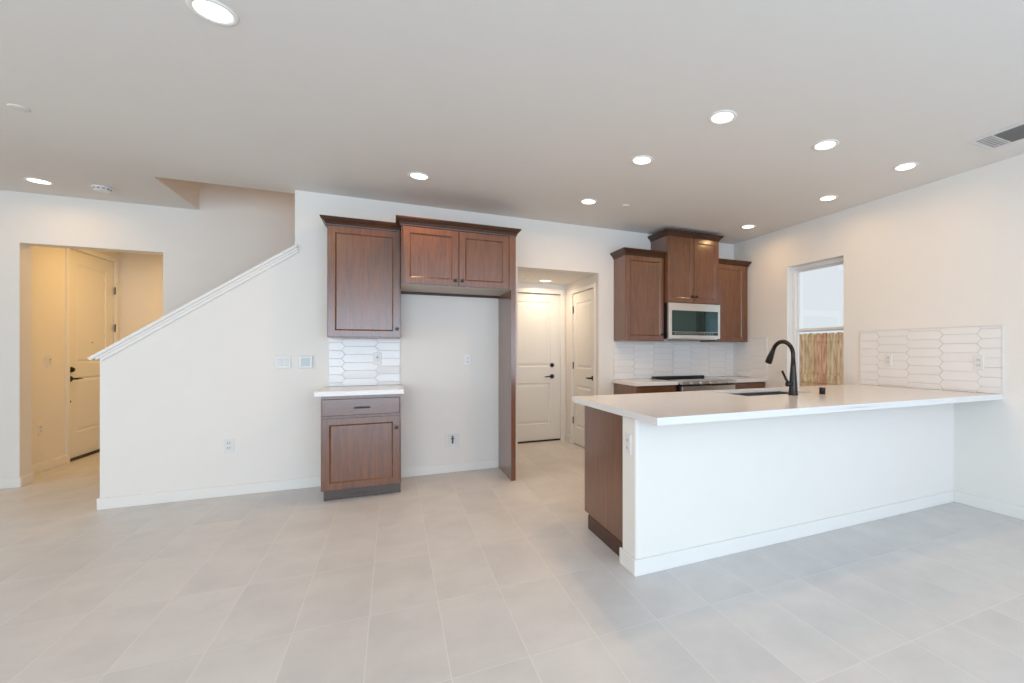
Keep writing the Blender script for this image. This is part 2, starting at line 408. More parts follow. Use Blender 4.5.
bboard('baseboard_hall', [(HD1+.065, HX1, HY-BT, HY), (HX1-BT, HX1, RD1+.06, HY-BT)], 'white baseboard in the back hall')

# ------------------------------------------------------------------ doors
def panel_slab(bm, T, w_, h_, th, panels, proud=0.0):
    """slab from a 0..w, b 0..h, front at c=0, with moulded recessed panels; panels (a0,a1,b0,b1)"""
    box(bm, 0, w_, 0, h_, -th, -0.012, T=T)
    t = bmesh.new()
    def q(a0, a1, b0, b1):
        if a1-a0 < 1e-5 or b1-b0 < 1e-5: return
        rings(t, [(a0, a1, b0, b1, -.0125), (a0, a1, b0, b1, 0)])
    a0, a1 = panels[0][0], panels[0][1]
    q(0, a0, 0, h_); q(a1, w_, 0, h_)
    zs = [0] + [z for p in sorted(panels, key=lambda p: p[2]) for z in (p[2], p[3])] + [h_]
    for i in range(0, len(zs), 2): q(a0, a1, zs[i], zs[i+1])
    merge(bm, t, T)
    for (p0, p1, q0, q1) in panels:
        def r(i, c): return (p0+i, p1-i, q0+i, q1-i, c)
        rings(bm, [r(0, -.0005), r(.006, -.003), r(.012, -.0105), r(.026, -.0105), r(.052, -.003), r(.06, -.003)], T, cap0=False)
def casing(T, a0, a1, z1, wd=.062, th=.014):
    bm = mb()
    for s in ((a0-wd, a0, 0, z1), (a1, a1+wd, 0, z1)):
        rings(bm, [(s[0], s[1], s[2], s[3], 0), (s[0], s[1], s[2], s[3], th-.003), (s[0]+.005, s[1]-.005, s[2], s[3], th)], T)
    rings(bm, [(a0-wd, a1+wd, z1, z1+wd, 0), (a0-wd, a1+wd, z1, z1+wd, th-.003), (a0-wd+.005, a1+wd-.005, z1+.005, z1+wd-.005, th)], T)
    return bm
def lever(T, a, b, direction):
    bm = mb()
    lathe(bm, [(0, .009), (.026, .009), (.031, .005), (.032, 0)], OUT(T, a, b))
    tube(bm, [(a, b, .004), (a, b, .045)], .011, T=T)
    pts = [(a, b, .046), (a+direction*.02, b, .052), (a+direction*.06, b+.003, .050), (a+direction*.105, b-.002, .046), (a+direction*.118, b-.004, .040)]
    tube(bm, pts, [.011, .010, .0085, .0075, .006], T=T)
    return bm
def hinge(T, a, b):
    bm = mb(); box(bm, a-.006, a+.014, b-.045, b+.045, 0, .004, 0.001, T=T)
    tube(bm, [(a-.004, b-.048, .006), (a-.004, b+.048, .006)], .006, 10, T=T)
    return bm

# door_1: hall end door, faces the camera
T = FRONT(HY+.035, HD0, 0.022)
r_ = root('door_1', (HD0, HY, 0), 'white two panel door with deadbolt at the end of the back hall', 'door', kind='structure')
bm = mb(); wd = HD1-HD0
panel_slab(bm, T, wd, HDZ-.03, .04, [(.13, wd-.13, .22, .80), (.13, wd-.13, 1.02, 1.93)])
mesh('door_slab', bm, M['door'], r_)
bm = casing(FRONT(HY), HD0+.003, HD1, HDZ); mesh('casing', bm, M['trim'], r_)
bm = mb(); box(bm, HD0, HD1, HY+.02, HY+.12, 0, .020, .002); mesh('threshold', bm, M['sweep'], r_)
mesh('door_handle', lever(T, 2.033-HD0, .885, -1), M['bronze'], r_)
bm = mb(); lathe(bm, [(0, .022), (.020, .022), (.028, .012), (.031, 0)], OUT(T, 2.033-HD0, 1.045)); mesh('deadbolt', bm, M['bronze'], r_)

# door_2: hall closet door in the right wall
T = RIGHTW(HX1+.012, RD1, 0.012); wd = RD1-RD0
r_ = root('door_2', (HX1, RD1, 0), 'white two panel hinged closet door on the right side of the back hall', 'door', kind='structure')
bm = mb(); panel_slab(bm, T, wd-.004, RDZ-.018, .035, [(.11, wd-.115, .22, .80), (.11, wd-.115, 1.02, 1.90)]); mesh('door_slab', bm, M['door'], r_)
bm = casing(RIGHTW(HX1), -RD1, -RD0, RDZ, .05); mesh('casing', bm, M['trim'], r_)
mesh('door_handle', lever(T, wd-.07, .915, -1), M['bronze'], r_)
for z in (.32, 1.07, 1.83): mesh('hinge', hinge(RIGHTW(HX1+.010, RD1), 0.0, z), M['bronze'], r_)

# door_3: front door in the foyer
T = LEFTW(FX-.012, DY0, 0.03); wd = DY1-DY0
r_ = root('door_3', (FX, DY0, 0), 'tall cream panelled front door with dark handle and deadbolt in the foyer', 'door', kind='structure')
bm = mb(); panel_slab(bm, T, wd-.004, DZ-.035, .045, [(.17, wd-.17, .28, .93), (.17, wd-.17, 1.09, 2.26)]); mesh('door_slab', bm, M['door'], r_)
bm = casing(LEFTW(FX), DY0, DY1, DZ, .06); mesh('casing', bm, M['trim'], r_)
mesh('door_handle', lever(T, .065, .915, 1), M['bronze'], r_)
bm = mb(); lathe(bm, [(0, .03), (.020, .03), (.030, .012), (.034, 0)], OUT(T, .065, 1.02)); mesh('deadbolt', bm, M['bronze'], r_)
bm = mb(); lathe(bm, [(0, .006), (.010, .005), (.012, 0)], OUT(T, .055, .655)); mesh('lock_bore', bm, M['bronze'], r_)
bm = mb(); lathe(bm, [(0, .004), (.007, .004), (.008, 0)], OUT(T, wd/2, 1.34)); mesh('peephole', bm, M['bronze'], r_)
bm = mb(); box(bm, FX-.06, FX+.010, DY0, DY1, 0, .028, .002); mesh('threshold', bm, M['sweep'], r_)
for z in (.32, 1.18, 1.57, 2.06): mesh('hinge', hinge(LEFTW(FX+.002, DY1), -.010, z), M['bronze'], r_)
bm = mb(); tube(bm, [(FX-.01, DY1-.10, .075), (FX+.035, DY1-.10, .070)], .009, 10); tube(bm, [(FX+.035, DY1-.10, .070), (FX+.05, DY1-.10, .068)], .014, 10)
mesh('door_stop', bm, M['bronze'], r_)

# ------------------------------------------------------------------ kitchen window and the fence outside
GX = XR + .092
r_ = root('window_1', (XR, WY1, WZ0), 'narrow tall white vinyl kitchen window looking on a wooden fence', 'window', kind='structure')
def ringbox(bm, y0, y1, z0, z1, x0, x1, wd):
    box(bm, x0, x1, y0, y0+wd, z0, z1, .003); box(bm, x0, x1, y1-wd, y1, z0, z1, .003)
    box(bm, x0, x1, y0+wd, y1-wd, z0, z0+wd, .003); box(bm, x0, x1, y0+wd, y1-wd, z1-wd, z1, .003)
bm = mb(); ringbox(bm, WY0, WY1, WZ0, WZ1, GX-.002, XR+.15, .045); mesh('window_frame', bm, M['vinyl'], r_)
bm = mb(); ringbox(bm, WY0+.045, WY1-.045, WZ0+.045, 1.53, GX+.008, GX+.035, .028); mesh('lower_sash', bm, M['vinyl'], r_)
bm = mb(); ringbox(bm, WY0+.045, WY1-.045, 1.49, WZ1-.045, GX+.03, GX+.05, .022); mesh('upper_sash', bm, M['vinyl'], r_)
bm = mb(); box(bm, GX+.020, GX+.024, WY0+.07, WY1-.07, WZ0+.07, 1.505); box(bm, GX+.038, GX+.042, WY0+.065, WY1-.065, 1.51, WZ1-.065); mesh('pane', bm, M['glass'], r_)

# glass doors behind the camera and left window
def glazing(name, segs, label):
    r = root(name, segs[0][0], label, 'window', kind='structure')
    bm = mb()
    for lo, hi in segs:
        ax = 0 if hi[0]-lo[0] > hi[1]-lo[1] else 1
        a, b_ = list(lo), list(hi); wd = .05
        for k in (0, 1):
            p0, p1 = list(lo), list(hi)
            if k == 0: p1[ax] = lo[ax]+wd
            else: p0[ax] = hi[ax]-wd
            box(bm, p0[0], p1[0], p0[1], p1[1], p0[2], p1[2], .004)
        for z0, z1 in ((lo[2], lo[2]+wd), (hi[2]-wd, hi[2])):
            p0, p1 = list(lo), list(hi); p0[ax] += wd; p1[ax] -= wd
            box(bm, p0[0], p1[0], p0[1], p1[1], z0, z1, .004)
    mesh('window_frame', bm, M['vinyl'], r)
    return r
glazing('window_2', [((-3.3 + 1.65*i, YR-.12, 0.0), (-3.3+1.65*(i+1), YR-.07, 2.42)) for i in range(4)], 'wide white sliding glass doors behind the camera')
glazing('window_3', [((XL-.12, .3, .75), (XL-.07, 2.7, 2.25))], 'white living room window in the left wall')

bm = mb(); box(bm, XR+.15, 14, -2, 14, -.2, -.15)
o = mesh('yard_ground', bm, M['ground']); tag(o, 'bare sandy ground of the side yard beyond the window', 'ground', kind='structure')
FXX = 6.62
r_ = root('wooden_fence', (FXX, 5.2, -.15), 'weathered wooden board fence in the yard seen through the kitchen window', 'fence')
ztop = 1.575
for i in range(18):
    y0 = 3.92 + i*.14
    bm = mb(); c = .028; hw = .0685
    prism(bm, [(-hw, -.13), (hw, -.13), (hw, ztop-c), (hw-c, ztop), (-hw+c, ztop), (-hw, ztop-c)], -.018, 0, RIGHTW(FXX, y0+.07+random.uniform(-.001, .001), random.uniform(-.004, .004)))
    mesh('fence_board', bm, M['cedar'], r_)
for z in (.2, 1.25):
    bm = mb(); box(bm, FXX+.018, FXX+.056, 3.9, 6.5, z, z+.09); mesh('fence_rail', bm, M['cedar'], r_)
bm = mb(); box(bm, FXX-.022, FXX, 3.9, 6.5, .72, .86, .004); mesh('fence_rail', bm, M['cedar'], r_)

# ------------------------------------------------------------------ cabinets
def shaker(T, a0, a1, b0, b1, fw=.056, th=.02):
    bm = mb()
    def r(i, c): return (a0+i, a1-i, b0+i, b1-i, c)
    rings(bm, [r(0, 0), r(0, th-.002), r(.002, th), r(fw-.004, th), r(fw, th-.002), r(fw+.007, th-.009), r(fw+.009, th-.011)], T)
    return bm
def slab_front(T, a0, a1, b0, b1, th=.02):
    bm = mb()
    def r(i, c): return (a0+i, a1-i, b0+i, b1-i, c)
    rings(bm, [r(0, 0), r(0, th-.004), r(.004, th)], T)
    return bm
def sq_knob(T, a, b, c=.02):
    bm = mb(); box(bm, a-.006, a+.006, b-.006, b+.006, c, c+.016, T=T)
    box(bm, a-.0135, a+.0135, b-.0135, b+.0135, c+.015, c+.025, .002, T=T)
    return bm
def bar_pull(T, a0, a1, b, c=.02):
    bm = mb()
    for a in (a0+.012, a1-.012): box(bm, a-.005, a+.005, b-.005, b+.005, c, c+.024, T=T)
    box(bm, a0, a1, b-.006, b+.006, c+.020, c+.030, .003, T=T)
    return bm
def crown(x0, x1, yf, yb, z0, left=True, right=True, hgt=.07, out=.045):
    prof = [(0, 0), (.006, 0), (.008, hgt*.16), (.012, hgt*.22), (out*.42, hgt*.45), (out*.8, hgt*.68), (out*.9, hgt*.80), (out, hgt*.84), (out, hgt), (-.012, hgt), (-.012, 0)]
    t = bmesh.new(); n = len(prof)
    rows = []
    for o_, h_ in prof:
        P = []
        if left: P += [(x0-o_, yb), (x0-o_, yf-o_)]
        else: P += [(x0, yf-o_)]
        if right: P += [(x1+o_, yf-o_), (x1+o_, yb)]
        else: P += [(x1, yf-o_)]
        rows.append([t.verts.new((x, y, z0+h_)) for x, y in P])
    k = len(rows[0])
    for i in range(n):
        p, q = rows[i], rows[(i+1) % n]
        for j in range(k-1): t.faces.new((p[j], p[j+1], q[j+1], q[j]))
    t.faces.new([r[0] for r in rows]); t.faces.new([r[-1] for r in rows][::-1])
    bm = mb(); merge(bm, t); return bm
def carcass(x0, x1, yf, yb, z0, z1): 
    bm = mb(); box(bm, x0, x1, yf, yb, z0, z1, .0015); return bm

G = .004
# -- small base cabinet left of the refrigerator alcove
X0, X1, YF = -.541, .064, 4.456
r_ = root('base_cabinet', ((X0+X1)/2, 4.76, 0), 'brown wooden base cabinet with one drawer and door, left of the empty fridge alcove', 'cabinet')
mesh('cabinet_body', carcass(X0, X1, YF+.02, YB-.001, .098, .889), M['wood'], r_)
T = FRONT(YF+.02)
d = mesh('drawer', slab_front(T, X0+.008, X1-.010, .722, .862), M['wood_x'], r_)
mesh('drawer_pull', bar_pull(T, -.297, -.177, .785), M['bronze'], d)
d = mesh('door', shaker(T, X0+.008, X1-.010, .106, .700), M['wood'], r_)
mesh('door_knob', sq_knob(T, .027, .597), M['bronze'], d)
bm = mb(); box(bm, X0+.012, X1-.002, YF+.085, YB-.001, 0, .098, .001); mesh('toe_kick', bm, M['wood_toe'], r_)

# -- countertop on it
bm = mb(); box(bm, -.583, .088, 4.425, YB-.001, .890, .930, .003, 2)
o = mesh('countertop', bm, M['quartz'], loc=(-.25, 4.75, .89)); tag(o, 'short white quartz countertop on the small base cabinet', 'countertop')

# -- upper cabinet over it
X0, X1, YF = -.526, .0655, 4.735
r_ = root('wall_cabinet', ((X0+X1)/2, 4.9, 1.388), 'brown wooden wall cabinet with one tall door above the short white countertop', 'cabinet')
mesh('cabinet_body', carcass(X0, X1, YF+.02, YB-.001, 1.388, 2.385), M['wood'], r_)
T = FRONT(YF+.02); d = mesh('door', shaker(T, X0+.005, X1-.006, 1.394, 2.376, .058), M['wood'], r_)
mesh('door_knob', sq_knob(T, .034, 1.470), M['bronze'], d)
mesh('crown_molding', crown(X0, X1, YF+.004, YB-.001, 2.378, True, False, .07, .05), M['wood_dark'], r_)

# -- cabinet over the alcove with its floor-length side panel
X0, X1, YF = .0665, 1.084, 4.465
r_ = root('refrigerator_cabinet', (X0+.5, 4.765, 0), 'brown wooden two door cabinet with a full height side panel over the empty fridge alcove', 'cabinet')
bm = mb(); box(bm, X0, X1-.002, YF+.02, YB-.001, 1.862, 2.385, .001)
mesh('cabinet_body', bm, M['wood'], r_)
bm = mb(); box(bm, X0+.002, 1.040, YF+.022, YB-.001, 1.8600, 1.8625); mesh('cabinet_bottom', bm, M['maple'], r_, label='pale unfinished underside')
bm = mb(); box(bm, X0, 1.040, YB-.02, YB-.001, 1.835, 1.860); mesh('mounting_cleat', bm, M['wood_dark'], r_)
bm = mb(); box(bm, 1.040, X1, YF+.004, YB-.001, 0, 1.8615, .001); mesh('side_panel', bm, M['wood'], r_)
bm = mb(); box(bm, 1.022, X1, YF, YF+.022, 1.8615, 2.385, .0005); mesh('face_stile', bm, M['wood'], r_)
T = FRONT(YF+.02)
for a0, a1, k in ((.080, .5495, .5215), (.5555, 1.0165, .5835)):
    d = mesh('door', shaker(T, a0, a1, 1.868, 2.374, .056), M['wood'], r_)
    mesh('door_knob', sq_knob(T, k, 1.915), M['bronze'], d)
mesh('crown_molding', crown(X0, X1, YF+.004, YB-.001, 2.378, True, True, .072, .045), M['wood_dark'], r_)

# -- kitchen uppers
X0, X1, YF = 2.430, 2.948, 4.735
r_ = root('wall_cabinet', ((X0+X1)/2, 4.9, 1.385), 'brown wooden wall cabinet with one door, left of the microwave', 'cabinet', 'cabinets beside the microwave')
mesh('cabinet_body', carcass(X0, X1, YF+.02, YB-.001, 1.385, 2.385), M['wood'], r_)
T = FRONT(YF+.02); d = mesh('door', shaker(T, X0+.005, X1-.006, 1.391, 2.376), M['wood'], r_)
mesh('door_knob', sq_knob(T, X1-.036, 1.462), M['bronze'], d)
mesh('crown_molding', crown(X0, X1, YF+.004, YB-.001, 2.378, True, False, .07, .05), M['wood_dark'], r_)
X0, X1, YF = 2.949, 3.708, 4.665
r_ = root('microwave_cabinet', ((X0+X1)/2, 4.9, 1.845), 'taller brown wooden two door cabinet directly above the microwave', 'cabinet')
mesh('cabinet_body', carcass(X0, X1, YF+.02, YB-.001, 1.845, 2.655), M['wood'], r_)
T = FRONT(YF+.02)
xm = (X0+X1)/2
for a0, a1, k in ((X0+.005, xm-.003, xm-.030), (xm+.003, X1-.005, xm+.030)):
    d = mesh('door', shaker(T, a0, a1, 1.853, 2.640), M['wood'], r_)
    mesh('door_knob', sq_knob(T, k, 1.925), M['bronze'], d)
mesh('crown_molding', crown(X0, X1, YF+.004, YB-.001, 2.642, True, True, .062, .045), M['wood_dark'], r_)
X0, X1, YF = 3.709, 4.235, 4.735
r_ = root('wall_cabinet', ((X0+X1)/2, 4.9, 1.385), 'brown wooden wall cabinet with one door, between the microwave and the right wall', 'cabinet', 'cabinets beside the microwave')
mesh('cabinet_body', carcass(X0, XR-.014, YF+.04, YB-.001, 1.385, 2.385), M['wood'], r_)
bm = mb(); box(bm, X0, X1, YF+.02, YF+.04, 1.385, 2.385, .0005); mesh('face_frame', bm, M['wood'], r_)
T = FRONT(YF+.02); d = mesh('door', shaker(T, X0+.008, X1-.05, 1.391, 2.376), M['wood'], r_)
mesh('door_knob', sq_knob(T, X0+.04, 1.462), M['bronze'], d)
mesh('crown_molding', crown(X0, X1+.005, YF+.004, YB-.001, 2.378, False, True, .062, .034), M['wood_dark'], r_)

# -- kitchen base run
def base_run(x0, x1, label, drawers):
    r = root('base_cabinet', ((x0+x1)/2, 4.76, 0), label, 'cabinet', 'base cabinets beside the range')
    yf = 4.456
    mesh('cabinet_body', carcass(x0, x1, yf+.02, YB-.001, .1, .878), M['wood'], r)
    T = FRONT(yf+.02); wdt = (x1-x0)/drawers
    for i in range(drawers):
        a0, a1 = x0+wdt*i+.008, x0+wdt*(i+1)-.008
        d = mesh('drawer', slab_front(T, a0, a1, .722, .860), M['wood_x'], r); mesh('drawer_pull', bar_pull(T, (a0+a1)/2-.06, (a0+a1)/2+.06, .79), M['bronze'], d)
        d = mesh('door', shaker(T, a0, a1, .106, .700), M['wood'], r); mesh('door_knob', sq_knob(T, a1-.03, .62), M['bronze'], d)
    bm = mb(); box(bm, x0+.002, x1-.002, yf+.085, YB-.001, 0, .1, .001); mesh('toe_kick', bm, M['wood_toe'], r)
base_run(2.430, 2.946, 'brown wooden base cabinet directly left of the range on the back wall', 1)
base_run(3.714, XR-.001, 'brown wooden base cabinet in the right corner beside the range', 1)
bm = mb(); box(bm, 2.400, 2.946, 4.430, YB-.001, .879, .918, .003, 2)
o = mesh('countertop', bm, M['quartz'], loc=(2.65, 4.75, .88)); tag(o, 'white quartz countertop left of the range against the back wall', 'countertop')
bm = mb(); box(bm, 3.714, XR-.001, 4.430, YB-.001, .879, .918, .003, 2)
o = mesh('countertop', bm, M['quartz'], loc=(4.0, 4.75, .88)); tag(o, 'white quartz countertop in the corner right of the range', 'countertop')

# -- microwave
X0, X1, YF = 2.951, 3.706, 4.640
r_ = root('microwave', (3.33, 4.85, 1.413), 'stainless steel over the range microwave with black glass door', 'microwave')
bm = mb(); box(bm, X0+.002, X1-.002, YF+.035, YB-.001, 1.418, 1.843, .002); mesh('body', bm, M['black'], r_)
T = FRONT(YF+.035)
bm = mb()      # face frame with the window opening
rings(bm, [(X0, X1, 1.415, 1.840, 0), (X0, X1, 1.415, 1.840, .032), (X0+.003, X1-.003, 1.418, 1.837, .035), (X0+.042, X1-.034, 1.455, 1.752, .035), (X0+.044, X1-.036, 1.457, 1.750, .028)], T)
mesh('door_frame', bm, M['steel'], r_)
bm = mb(); rings(bm, [(X0+.0435, X1-.0355, 1.4565, 1.7505, .020), (X0+.0435, X1-.0355, 1.4565, 1.7505, .033)], T)
g_ = mesh('door_glass', bm, M['darkglass'], r_)
bm = mb(); box(bm, X0+.046, X1-.038, 1.492, 1.4955, .033, .034, T=T)
for i in range(14): box(bm, X0+.09+i*.042, X0+.102+i*.042, 1.470, 1.480, .033, .0335, T=T)
mesh('control_strip', bm, M['steel'], g_, label='thin row of grey touch controls')
bm = mb(); box(bm, X0+.01, X1-.01, YF+.05, 4.98, 1.404, 1.4175, .002); mesh('bottom_grille', bm, M['steel'], r_)
bm = mb(); box(bm, X0+.12, X0+.36, YF+.08, YF+.22, 1.396, 1.404, .001); box(bm, X0+.42, X0+.68, YF+.08, YF+.22, 1.396, 1.404, .001); mesh('vent_filter', bm, M['slot'], r_)

# -- range
X0, X1 = 2.9475, 3.7125
r_ = root('range', (3.33, 4.7, 0), 'slide-in stainless range with black glass cooktop on the back wall', 'range')
bm = mb(); box(bm, X0+.003, X1-.003, 4.395, 5.045, .03, .908, .002); mesh('body', bm, M['black'], r_)
bm = mb(); box(bm, X0+.004, X1-.004, 4.40, 5.045, .908, .922, .002); mesh('cooktop', bm, M['cooktop'], r_)
bm = mb(); box(bm, X0+.004, X1-.004, 4.965, 5.045, .922, .945, .004); mesh('rear_riser', bm, M['black'], r_)
bm = mb(); prism(bm, [(4.345, .885), (4.40, .885), (4.47, .924), (4.46, .930), (4.36, .918), (4.345, .910)], X0, X1, Matrix(((0, 0, 1, 0), (1, 0, 0, 0), (0, 1, 0, 0), (0, 0, 0, 1))))
cp = mesh('control_panel', bm, M['steel'], r_)
T = FRONT(4.345)
for i in range(5):
    bm = mb(); lathe(bm, [(0, .02), (.014, .02), (.016, 0)], OUT(T, X0+.12+i*.13, .897), 16); mesh('knob', bm, M['steel'], cp)
bm = mb(); box(bm, X0+.004, X1-.004, 4.360, 4.395, .22, .862, .004); dr = mesh('oven_door', bm, M['steel'], r_)
bm = mb(); box(bm, X0+.12, X1-.12, 4.358, 4.360, .36, .70); mesh('oven_window', bm, M['darkglass'], dr)
bm = mb(); tube(bm, [(X0+.06, 4.33, .80), (X1-.06, 4.33, .80)], .011); 
for x in (X0+.08, X1-.08): tube(bm, [(x, 4.36, .80), (x, 4.33, .80)], .008)
mesh('oven_handle', bm, M['steel'], dr)
bm = mb(); box(bm, X0+.004, X1-.004, 4.365, 4.395, .05, .21, .004); mesh('warming_drawer', bm, M['steel'], r_)
for x in (X0+.05, X1-.05):
    for y in (4.45, 5.0):
        bm = mb(); lathe(bm, [(.018, 0), (.018, .032)], UPZ(x, y, 0), 12); mesh('foot', bm, M['black'], r_)

# -- peninsula cabinet
X0, YF = 1.263, 3.120
r_ = root('peninsula_cabinet', (2.7, 2.82, 0), 'brown wooden base cabinet behind the white pony wall, with a plain dark end panel', 'cabinet')
YN = PY1+.006
bm = mb()      # end panel notched for the toe kick
prism(bm, [(YN, .0), (YF-.075, .0), (YF-.075, .105), (YF, .105), (YF, .889), (YN, .889)], X0, X0+.018, Matrix(((0, 0, 1, 0), (1, 0, 0, 0), (0, 1, 0, 0), (0, 0, 0, 1))))
mesh('end_panel', bm, M['wood'], r_)
bm = mb(); box(bm, X0+.018, XR-.001, YN, YF-.02, .105, .125); box(bm, X0+.018, XR-.001, YN, YN+.012, .125, .889); box(bm, X0+.018, XR-.001, YF-.02, YF-.0005, .10, .889)
mesh('cabinet_body', bm, M['wood'], r_)
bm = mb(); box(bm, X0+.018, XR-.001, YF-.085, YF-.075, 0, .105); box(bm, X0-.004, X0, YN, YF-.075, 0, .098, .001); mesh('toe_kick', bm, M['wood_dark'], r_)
T = BACKF(YF)
n = 5; wdt = (XR-.64-X0-.02)/n
for i in range(n):
    a0 = -(X0+.02+wdt*(i+1))+.005; a1 = a0+wdt-.01
    d = mesh('door', shaker(T, a0, a1, .112, .700), M['wood'], r_); mesh('door_knob', sq_knob(T, a0+.03, .64), M['bronze'], d)
    d = mesh('drawer', slab_front(T, a0, a1, .722, .865), M['wood_x'], r_); mesh('drawer_pull', bar_pull(T, (a0+a1)/2-.06, (a0+a1)/2+.06, .79), M['bronze'], d)
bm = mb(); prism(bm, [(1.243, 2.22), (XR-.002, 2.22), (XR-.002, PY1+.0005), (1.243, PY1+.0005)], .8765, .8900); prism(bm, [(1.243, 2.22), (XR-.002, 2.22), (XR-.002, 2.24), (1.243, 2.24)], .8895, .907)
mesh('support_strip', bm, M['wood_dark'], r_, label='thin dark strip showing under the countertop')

# -- peninsula countertop with the sink cut-out
SX0, SX1, SY0, SY1 = 2.38, 3.10, 2.665, 3.075
CZ0, CZ1 = .908, .930
t = bmesh.new()
outer = [(1.197, 1.990), (XR-.001, 1.945), (XR-.001, 3.195), (1.197, 3.195)]
hole = [(SX0, SY0), (SX1, SY0), (SX1, SY1), (SX0, SY1)]
def slab_with_hole(t, outer, hole, z0, z1):
    for z, flip in ((z0, True), (z1, False)):
        O = [t.verts.new((x, y, z)) for x, y in outer]; I = [t.verts.new((x, y, z)) for x, y in hole]
        for i in range(4):
            f = (O[i], O[(i+1) % 4], I[(i+1) % 4], I[i]); t.faces.new(f[::-1] if flip else f)
        if flip: lo = (O, I)
        else: hi = (O, I)
    for k in (0, 1):
        for i in range(4): t.faces.new((lo[k][i], lo[k][(i+1) % 4], hi[k][(i+1) % 4], hi[k][i]))
slab_with_hole(t, outer, hole, CZ0, CZ1)
bmesh.ops.bevel(t, geom=[e_ for e_ in t.edges if len(e_.link_faces) == 2 and e_.calc_face_angle(0) > 1], offset=.003, segments=2, profile=.5, affect='EDGES')
bm = mb(); merge(bm, t)
prism(bm, [(1.1971, 1.990), (XR-.0011, 1.945), (XR-.0011, 1.985), (1.237, 2.030), (1.237, 3.155), (XR-.0011, 3.155), (XR-.0011, 3.195), (1.1971, 3.195)], .8905, .912)
o = mesh('countertop', bm, M['quartz'], loc=(2.7, 2.6, CZ0)); tag(o, 'long white quartz countertop of the peninsula with the sink in it', 'countertop')

# -- sink
r_ = root('kitchen_sink', ((SX0+SX1)/2, (SY0+SY1)/2, .67), 'undermount stainless steel sink set in the peninsula countertop', 'sink')
bm = mb(); a0, a1, b0, b1 = SX0-.004, SX1+.004, SY0-.004, SY1+.004
def R(i, z): return (a0-i, a1+i, b0-i, b1+i, z)
ZT = Matrix.Identity(4)
def rz(rects):
    t = bmesh.new(); L = []
    for x0, x1, y0, y1, z in rects: L.append([t.verts.new(p) for p in ((x0, y0, z), (x1, y0, z), (x1, y1, z), (x0, y1, z))])
    for p, q in zip(L, L[1:]):
        for i in range(4): t.faces.new((p[i], p[(i+1) % 4], q[(i+1) % 4], q[i]))
    t.faces.new(L[-1]); t.faces.new(L[0])
    bmesh.ops.bevel(t, geom=[e_ for e_ in t.edges if abs(e_.verts[0].co.z-e_.verts[1].co.z) > .1], offset=.012, segments=3, profile=.5, affect='EDGES')
    return t
t = bmesh.new(); L = []
for rr in (R(.014, .9075), R(0, .9075), R(-.004, .70), R(-.02, .688), R(.002, .684)): 
    x0, x1, y0, y1, z = rr
    L.append([t.verts.new(p) for p in ((x0, y0, z), (x1, y0, z), (x1, y1, z), (x0, y1, z))])
for p, q in zip(L[:3], L[1:4]):
    for i in range(4): t.faces.new((p[i], p[(i+1) % 4], q[(i+1) % 4], q[i]))
t.faces.new(L[3])
t.verts.ensure_lookup_table()
for v_ in L[4]: t.verts.remove(v_)
me_ = t
bm = mb(); merge(bm, t); o = mesh('basin', bm, M['sinksteel'], r_)
md = o.modifiers.new('s', 'SOLIDIFY'); md.thickness = .0015; md.offset = 0
bm = mb(); lathe(bm, [(0, .002), (.03, .002), (.042, .004), (.045, 0)], UPZ((SX0+SX1)/2, (SY0+SY1)/2, .689)); mesh('drain', bm, M['steel'], r_)

# -- faucet
fx, fy, fz = 2.755, 2.585, CZ1
r_ = root('faucet', (fx, fy, fz), 'dark bronze pull-down gooseneck kitchen faucet with side lever on the peninsula', 'faucet')
bm = mb(); lathe(bm, [(.036, 0), (.036, .006), (.034, .012), (.031, .06), (.025, .15), (.0195, .22), (.0175, .26)], UPZ(fx, fy, fz)); mesh('faucet_body', bm, M['bronze'], r_)
bm = mb(); R_ = .106; pts = [(fx, fy, fz+.25), (fx, fy, fz+.29)]; zc = fz+.302
for i in range(0, 19):
    a = PI - i*(PI*.87)/18
    pts.append((fx, fy+R_+R_*math.cos(a), zc+R_*math.sin(a)))
tube(bm, pts, [.0175]+[.0160]*(len(pts)-1), 18); sp_ = mesh('spout', bm, M['bronze'], r_)
e0 = Vector(pts[-1]); dr_ = (Vector(pts[-1])-Vector(pts[-2])).normalized()
bm = mb(); tube(bm, [e0-dr_*.002, e0+dr_*.02, e0+dr_*.075, e0+dr_*.115], [.0170, .019, .0265, .028], 18); mesh('spray_head', bm, M['bronze'], r_)
bm = mb(); tube(bm, [(fx-.01, fy, fz+.085), (fx-.062, fy, fz+.085)], [.019, .019]); 
tube(bm, [(fx-.045, fy, fz+.085), (fx-.062, fy+.01, fz+.12), (fx-.092, fy+.02, fz+.185)], [.013, .0095, .0085]); mesh('lever', bm, M['bronze'], r_)

bm = mb(); lathe(bm, [(.0225, 0), (.0225, .048), (.020, .052), (0, .052)], UPZ(3.02, 2.545, CZ1))
o = mesh('air_gap_cap', bm, M['bronze'], loc=(3.02, 2.545, CZ1)); tag(o, 'small dark cylindrical air gap cap standing right of the faucet', 'air gap')

